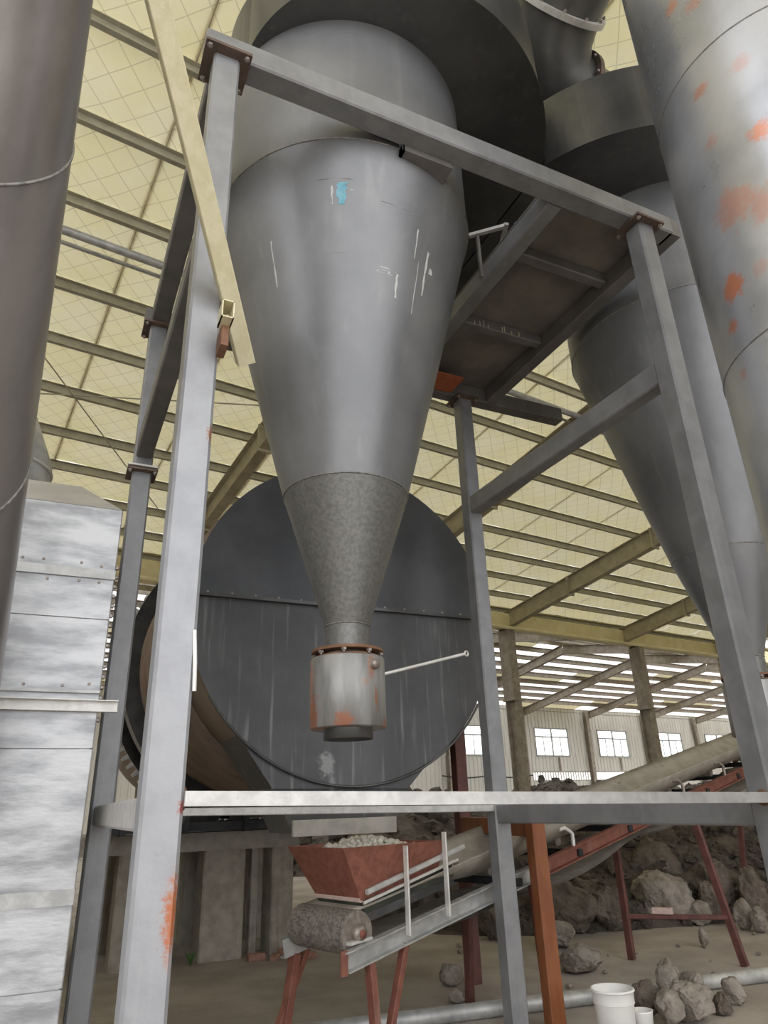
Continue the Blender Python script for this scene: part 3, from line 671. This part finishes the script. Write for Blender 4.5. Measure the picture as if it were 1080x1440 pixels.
MB().lathe([(.0, -.32), (.134, -.32), (.137, -.31), (.137, .31), (.134, .32), (.0, .32)], rc, 48, False, axis=-cnv).build('tail_roller', roller_m, cv)
for sgn in (-1, 1):
    q = rc-cnv*sgn*.345
    MB().lathe([(0, .035), (.03, .035), (.05, .025), (.055, 0), (.055, -.02)], q, 24, True, axis=-cnv*sgn).build('bearing', bolt_m, cv)
    MB().lathe([(0, .018), (.130, .018), (.130, .012), (0, .012)], rc-cnv*sgn*.305, 40, False, axis=-cnv*sgn).build('roller_end', bolt_m, cv)
    MB().lathe([(0, .05), (.024, .05), (.026, .03)], q, 20, True, axis=-cnv*sgn).build('shaft_end', redox, cv)
    MB().beam(q-cdv*.09-Vector((0, 0, .05)), q+cdv*.09-Vector((0, 0, .035)), .06, .02).build('bearing_foot', bare, cv)
# idler hoops
for s in (1.55, 2.5, 3.6, 4.7, 5.8, 6.9):
    for a, sg in ((.0, 1), (CW, -1)):
        pth = [cp(s, a, .05), cp(s, a, .16), cp(s-.03, a+sg*.012, .19), cp(s-.08, a+sg*.02, .225), cp(s-.15, a+sg*.03, .225)]
        MB().tube(pth, .018, 10).build('idler_hoop', bare if s < 3 else bolt_m, cv)
    MB().lathe([(0, 0), (.045, 0), (.045, .42), (0, .42)], cp(s, .165, .1), 16, False, axis=cnv).build('idler', bolt_m, cv)
# legs
def leg(s, a, dx, mat, wd=.07, sp_=0.):
    t_ = cp(s, a, -.06); b_ = t_+cnv*dx+cdv*sp_; b_.z = .006
    MB().beam(b_, t_, wd, wd*.7, .004, up=cdv).build('leg', mat, cv)
    return b_
leg(.10, .02, -.08, redox); leg(.42, .02, -.04, redox, .06, -.28)
leg(.0, CW, .02, redox, .08, -.1); leg(.1, CW, .05, redox, .06, -.3)
MB().beam(cp(-.07, -.03, -.56), cp(-.1, CW+.05, -.54), .05, .06).build('foot_brace', redox, cv)
leg(1.86, CW, .06, maroon, .075); leg(1.86, 0, -.05, maroon, .075)
bn = leg(4.75, 0, -.28, maroon, .075); bf = leg(4.35, CW, -.0, maroon, .075)
m1 = cp(4.75, 0, -.06).lerp(bn, .72); m2 = cp(4.35, CW, -.06).lerp(bf, .72)
MB().beam(m1, m2, .06, .045).build('leg_brace', maroon, cv)
leg(7.9, 0, -.3, maroon); leg(7.9, CW, .3, maroon)
mid = m1.lerp(m2, .62)+Vector((0, 0, .0225+.034))
bk = MB().beam(Vector((-.1, 0, 0)), Vector((.1, 0, 0)), .1, .06, .006).build('loose_brick', pinkbrick); bk.location = mid; bk.rotation_euler.z = cd+1.9
tag(bk, 'pale pink brick lying on the conveyor leg brace', 'brick')
# hopper
hp = thing('feed_hopper', tuple(cp(.45, .36, .3)), 'red-brown tapered feed hopper on the conveyor tail', 'hopper')
def hrect(s0, s1, a0, a1, hfun): return [hfun(s0, a0), hfun(s1, a0), hfun(s1, a1), hfun(s0, a1)]
ht = hrect(-.12, .86, .02, .70, lambda s, a: Vector((*cp(s, a).xy, 1.345))); hb = hrect(.08, .84, .08, .60, lambda s, a: cp(s, a, .29))
th_ = hrect(-.10, .84, .04, .68, lambda s, a: Vector((*cp(s, a).xy, 1.345))); bh_ = hrect(.10, .82, .10, .58, lambda s, a: cp(s, a, .29))
mb = MB(); V = ht+hb+th_+bh_
mb.add(V, [(i, (i+1) % 4, 4+(i+1) % 4, 4+i) for i in range(4)]+[(8+i, 12+i, 12+(i+1) % 4, 8+(i+1) % 4) for i in range(4)]+[(i, 8+i, 8+(i+1) % 4, (i+1) % 4) for i in range(4)]+[(4+i, 4+(i+1) % 4, 12+(i+1) % 4, 12+i) for i in range(4)])
mb.build('hopper_shell', redox_hop, hp)
MB().beam(hb[0]+Vector((0, 0, .005)), hb[3]+Vector((0, 0, .005)), .03, .03).build('bottom_trim', pinkbrick, hp)
MB().beam(cp(.10, .04, .34), cp(1.05, .0, .40), .04, .035).build('skirt_rail', paint_pale, hp)
MB().beam(cp(.08, .05, .28), cp(1.0, .02, .32), .02, .02).build('skirt_rail', bare, hp)
MB().beam(cp(.10, .09, .25), cp(1.0, .09, .25), .015, .1).build('skirt_rubber', M('green_black_rubber', (.03, .035, .025), (.06, .06, .045), rough=.8), hp)
MB().beam(cp(.10, .10, .275), cp(.10, .60, .275), .015, .1).build('skirt_rubber', bpy.data.materials['green_black_rubber'], hp)
for s, h in ((.40, .56), (.80, .56)): MB().beam(cp(s, -.045, .0), cp(s, -.045, h), .045, .015, up=cdv).build('upright_bar', bare, hp)
# pellets in the hopper
mb = MB(); ico = bmesh.new(); bmesh.ops.create_icosphere(ico, subdivisions=1, radius=1); iv = [v.co.copy() for v in ico.verts]; ifs = [tuple(v.index for v in f_.verts) for f_ in ico.faces]; ico.free()
for k in range(420):
    s, a = random.uniform(.06, .74), random.uniform(.13, .58); r = random.uniform(.014, .028)
    c = Vector((*cp(s, a).xy, 1.26+.11*math.exp(-((s-.4)**2+(a-.40)**2)/.12)+random.uniform(-.02, .02)))
    mb.add([c+v*r for v in iv], ifs, True)
tag(mb.build('clay_pellets', pebble_m, org=cp(.4, .36, .55)), 'heap of pale round clay pellets inside the feed hopper', 'pellets', kind='stuff')
for k, (s, a, r) in enumerate(((.08, .45, .045), (.68, .5, .05))):
    c = Vector((*cp(s, a).xy, 1.325)); q = MB().add([c+v*r for v in iv], ifs, True).build('clay_ball', pebble_m, org=c)
    tag(q, ('large pale clay ball at the left end of the hopper', 'large pale clay ball at the right end of the hopper')[k], 'clay ball')

# brown portal straddling the conveyor
pt = thing('portal_frame', (3.9, 6., 0), 'orange-brown steel portal standing beside the rear right post', 'portal')
MB().beam((3.78, 5.215, 0), (3.78, 5.215, 1.47), .13, .11, .006, up=(0, 1, 0)).build('post', orange_post, pt)
MB().beam((4.06, 6.85, 0), (4.06, 6.85, 3.2), .13, .12, .006, up=(0, 1, 0)).build('post', maroon, pt)
MB().beam((3.785, 5.275, 1.40), (4.06, 6.85, 1.40), .1, .14, .006).build('cross_beam', orange_post, pt)

# ================================================================== FLOOR THINGS
fp = MB().tube([(-1.0, 6.42, .058), (2.79, 5.898, .058), (8.5, 5.11, .058)], .058, 24).build('floor_pipe', galv_dull, org=(2.8, 5.9, 0))
tag(fp, 'long silver pipe lying along the floor', 'pipe')
bx, by = 3.98, 4.76
bu = thing('bucket', (bx, by, 0), 'white plastic bucket standing in front of the floor pipe', 'bucket')
MB().lathe([(0, .0), (.118, .0), (.125, .01), (.14, .24), (.146, .25), (.146, .262), (.148, .32), (.153, .325), (.153, .335), (.146, .335), (.138, .25), (.118, .02), (0, .02)], (bx, by, 0), 48).build('bucket_body', white_p, bu)
MB().ring((bx, by, .325), .152, .006, 48).build('rim', white_p, bu)
MB().ring((bx, by, .25), .143, .004, 48).build('band', white_p, bu)
cu = MB().lathe([(0, 0), (.06, 0), (.075, .17), (.08, .18), (.072, .18), (.055, .01), (0, .01)], (bx+.22, by-.03, 0), 32).build('white_cup', white_p, org=(bx+.22, by-.03, 0))
tag(cu, 'small white cup tucked behind the white bucket', 'cup')

def rock(name, c, r, mat, label, cat, group=None, seed=0, sub=3, amp=.45, org=None):
    bmx = bmesh.new(); bmesh.ops.create_icosphere(bmx, subdivisions=sub, radius=1); off = Vector((seed*3.7, seed*1.3, seed*2.1))
    zmin = 9; rp_ = random.Random(seed*17+3); pl_ = [(Vector((rp_.gauss(0, 1), rp_.gauss(0, 1), rp_.gauss(0, 1))).normalized(), rp_.uniform(.62, .9)) for _ in range(9)]
    for v in bmx.verts:
        d = v.co.normalized(); e = d.copy()
        for pn, po in pl_:
            k_ = e.dot(pn)
            if k_ > po: e -= pn*(k_-po)*.92
        nn = noise.fractal(d*1.2+off, .9, 2.1, 3)*amp*.55-abs(noise.noise(d*2.6+off))*amp*.5+abs(noise.noise(d*6+off))*.13+noise.noise(d*13+off)*.06
        v.co = Vector((e.x*r[0], e.y*r[1], e.z*r[2]))*(1.06+nn*.75); zmin = min(zmin, v.co.z)
    sink = zmin*.92
    for v in bmx.verts: v.co.z = max(v.co.z, sink)-sink
    me = bpy.data.meshes.new(name); bmx.to_mesh(me); bmx.free(); me.materials.append(mat)
    for p in me.polygons: p.use_smooth = sub > 2
    o = bpy.data.objects.new(name, me); COL.objects.link(o); o.location = c; o.rotation_euler.z = seed*.9
    tag(o, label, cat, group); return o
RK = [((5.24, 6.69, 0), (.19, .16, .12), rock_m, 'round grey clay lump between conveyor legs and portal'),
      ((7.15, 6.85, 0), (.05, .04, .08), rock_m, 'small upright stone beyond the conveyor leg brace'),
      ((5.13, 5.36, 0), (.10, .09, .13), rock_m, 'pale upright clay chunk at the back of the front rock cluster'),
      ((4.82, 4.85, 0), (.16, .13, .13), rock_m, 'biggest pale clay chunk in the front rock cluster'),
      ((5.19, 5.16, 0), (.09, .08, .12), rock_m, 'pointed clay chunk wedged in the middle of the front cluster'),
      ((5.48, 5.04, 0), (.08, .07, .08), rock_m, 'rounded clay stone at the right of the front cluster'),
      ((4.60, 5.12, 0), (.10, .08, .10), rock_d, 'brown clay chunk right behind the white cup'),
      ((4.59, 4.86, 0), (.10, .09, .10), rock_m, 'split grey clay chunk at the front of the cluster'),
      ((5.17, 4.89, 0), (.08, .07, .07), rock_d, 'small brown clay chunk between the front cluster stones'),
      ((3.83, 6.88, 0), (.09, .08, .08), rock_m, 'small clay lump left of the maroon conveyor leg'),
      ((3.57, 6.32, 0), (.08, .07, .05), rock_m, 'small clay lump touching the floor pipe'),
      ((5.82, 7.82, 0), (.23, .20, .11), rock_m, 'pale flat boulder at the left foot of the rubble'),
      ((6.54, 8.47, 0), (.32, .28, .27), rock_d, 'big rounded brown boulder under the conveyor'),
      ((7.08, 8.30, 0), (.18, .15, .21), rock_d, 'brown boulder right of the big rounded one'),
      ((8.12, 8.40, 0), (.35, .30, .30), rock_m, 'largest grey slab boulder between the conveyor legs'),
      ((8.30, 7.98, 0), (.15, .13, .13), rock_m, 'small wedge rock against the largest grey slab'),
      ((8.66, 9.00, 0), (.30, .25, .42), rock_d, 'brown boulder rising behind the largest grey slab'),
      ((8.56, 7.95, 0), (.16, .14, .25), rock_d, 'tall brown boulder left of the splayed conveyor leg'),
      ((9.00, 8.22, 0), (.20, .17, .32), rock_d, 'brown boulder behind the splayed conveyor leg'),
      ((8.46, 7.39, 0), (.10, .09, .14), rock_m, 'pale angular rock right of the splayed conveyor leg'),
      ((8.44, 7.14, 0), (.10, .09, .13), rock_m, 'pale rock at the far right foot of the rubble'),
      ((9.11, 7.75, 0), (.19, .16, .29), rock_d, 'dark boulder at the far right of the rubble'),
      ((5.48, 8.72, 0), (.16, .14, .22), rock_d, 'brown boulder seen through the conveyor left of the rear post'),
      ((7.42, 9.0, 0), (.27, .23, .25), rock_d, 'low brown boulder left of the grey slab'),
      ((5.98, 9.15, 0), (.22, .19, .24), rock_d, 'brown boulder partly behind the orange portal post')]
for k, (c, r, mt, lb_) in enumerate(RK): rock('clay_rock', c, tuple(q*1.2 for q in r), mt, lb_, 'rock', seed=k+1, sub=5 if r[0] > .15 else 4)
for k in range(26):
    x, y = random.uniform(4.2, 9), random.uniform(5.4, 8.6)
    if y < 5.5+.29*(x-1.94)-.1 and y > 5.2: pass
    r = random.uniform(.015, .04); rock('stone_chip', (x, y, 0), (r, r*.9, r*.7), rock_m, 'small stone chip scattered on the dusty floor', 'stone chip', 'stone chips on the floor', seed=40+k, sub=2)

# rubble heaps: ground mound plus chunk geometry
def heap(name, label, path, hgt, wid, res, seed, chunks, cr):
    # path: list of building/world xy points; mound height falls off from the polyline
    P = [Vector(q) for q in path]
    def dist(p):
        best = 1e9
        for a, b in zip(P[:-1], P[1:]):
            ab = b-a; t = max(0, min(1, (p-a).dot(ab)/ab.dot(ab))); best = min(best, (p-(a+ab*t)).length)
        return best
    xs = [q.x for q in P]; ys = [q.y for q in P]; x0, x1, y0, y1 = min(xs)-wid, max(xs)+wid, min(ys)-wid, max(ys)+wid
    nx, ny = int((x1-x0)/res)+1, int((y1-y0)/res)+1
    def hz(x, y):
        d = dist(Vector((x, y)))/wid
        if d >= 1: return -.15
        b = hgt*(1-d*d)**1.2; v = Vector((x, y, seed))
        return b*(.82+.3*noise.fractal(v*.5, 1, 2, 3))+.22*abs(noise.noise(v*1.7))*min(1, b*3)+.12*noise.noise(v*4.3)*min(1, b*3)-.06
    mb = MB(); vs = [(x0+i*res, y0+j*res, hz(x0+i*res, y0+j*res)) for j in range(ny) for i in range(nx)]
    fs = [(j*nx+i, j*nx+i+1, (j+1)*nx+i+1, (j+1)*nx+i) for j in range(ny-1) for i in range(nx-1) if max(vs[j*nx+i][2], vs[(j+1)*nx+i+1][2], vs[j*nx+i+1][2], vs[(j+1)*nx+i][2]) > -.1]
    mb.add(vs, fs, False)
    rnd = random.Random(seed)
    k = 0
    while k < chunks:
        x, y = rnd.uniform(x0, x1), rnd.uniform(y0, y1); z = hz(x, y)
        if z < .02: continue
        r = rnd.uniform(*cr); a = Vector((rnd.uniform(.6, 1.2), rnd.uniform(.6, 1.2), rnd.uniform(.5, 1.)))*r; off = rnd.random()*50
        mb.add([Vector((x, y, z))+Vector((v.x*a.x, v.y*a.y, v.z*a.z))*(1+.5*noise.noise(v*1.7+Vector((off, 0, 0)))) for v in iv2], if2, False); k += 1
    o = mb.build(name, rubble_m, org=(P[0].x, P[0].y, 0)); return tag(o, label, 'rubble', kind='stuff')
ico = bmesh.new(); bmesh.ops.create_icosphere(ico, subdivisions=2, radius=1); iv2 = [v.co.copy() for v in ico.verts]; if2 = [tuple(v.index for v in f_.verts) for f_ in ico.faces]; ico.free()
heap('rubble_heap', 'dark clay rubble heap directly behind the conveyor', [(7.4, 11.2), (10.5, 10.4), (14.5, 9.2)], 1.35, 3.0, .14, 3, 2600, (.04, .13))
heap('rubble_heap', 'far dark rubble heap in front of the cladding wall', [tuple(B(13, 21.5).xy), tuple(B(24, 22.5).xy), tuple(B(36, 22).xy)], 2.15, 5.5, .35, 11, 2000, (.1, .3))
kb = MB().beam(B(14, 15.0, .55), B(27, 13.5, .55), .35, 1.1, .02).build('concrete_ledge', conc2, org=B(18, 14.5, 0)); tag(kb, 'low pale concrete ledge between the two rubble heaps', 'ledge')
# brick bits and a weed by the piers
for k, (x, y, s_) in enumerate(((2.55, 9.2, .1), (2.75, 9.1, .08), (2.95, 9.2, .12), (3.1, 8.95, .09))):
    b_ = MB().beam((-s_, 0, 0), (s_, 0, 0), s_*1.1, s_*.7, .01).build('brick_piece', brick_m); b_.location = (x, y, s_*.35); b_.rotation_euler.z = k*1.1
    tag(b_, 'broken red brick piece at the foot of the concrete piers', 'brick', 'broken bricks by the piers')
wd_ = thing('weed', (1.82, 9.3, 0), 'small green weed growing by the concrete pier', 'plant')
for k in range(9):
    a = k*2.4; l = .12+.06*random.random(); d = Vector((math.cos(a), math.sin(a), 0)); c = Vector((1.82, 9.3, 0)); p1 = c+d*l*.5+Vector((0, 0, l)); s_ = d.cross(Vector((0, 0, 1)))*.02
    mb = MB(); mb.add([c, c+d*l*.25+s_+Vector((0, 0, l*.6)), p1, c+d*l*.25-s_+Vector((0, 0, l*.6))], [(0, 1, 2, 3)]); mb.build('leaf', green_m, wd_)
cbv = [B(24.5+6.8*k/12, 32.6, 3.05-.12*math.sin(PI*(k % 6)/6)) for k in range(13)]
tag(MB().tube(cbv, .035, 8).build('wall_cable', cable_m, org=cbv[0]), 'black cable sagging along the far wall', 'cable')

for o in COL.objects:
    if 'o' in o: del o['o']
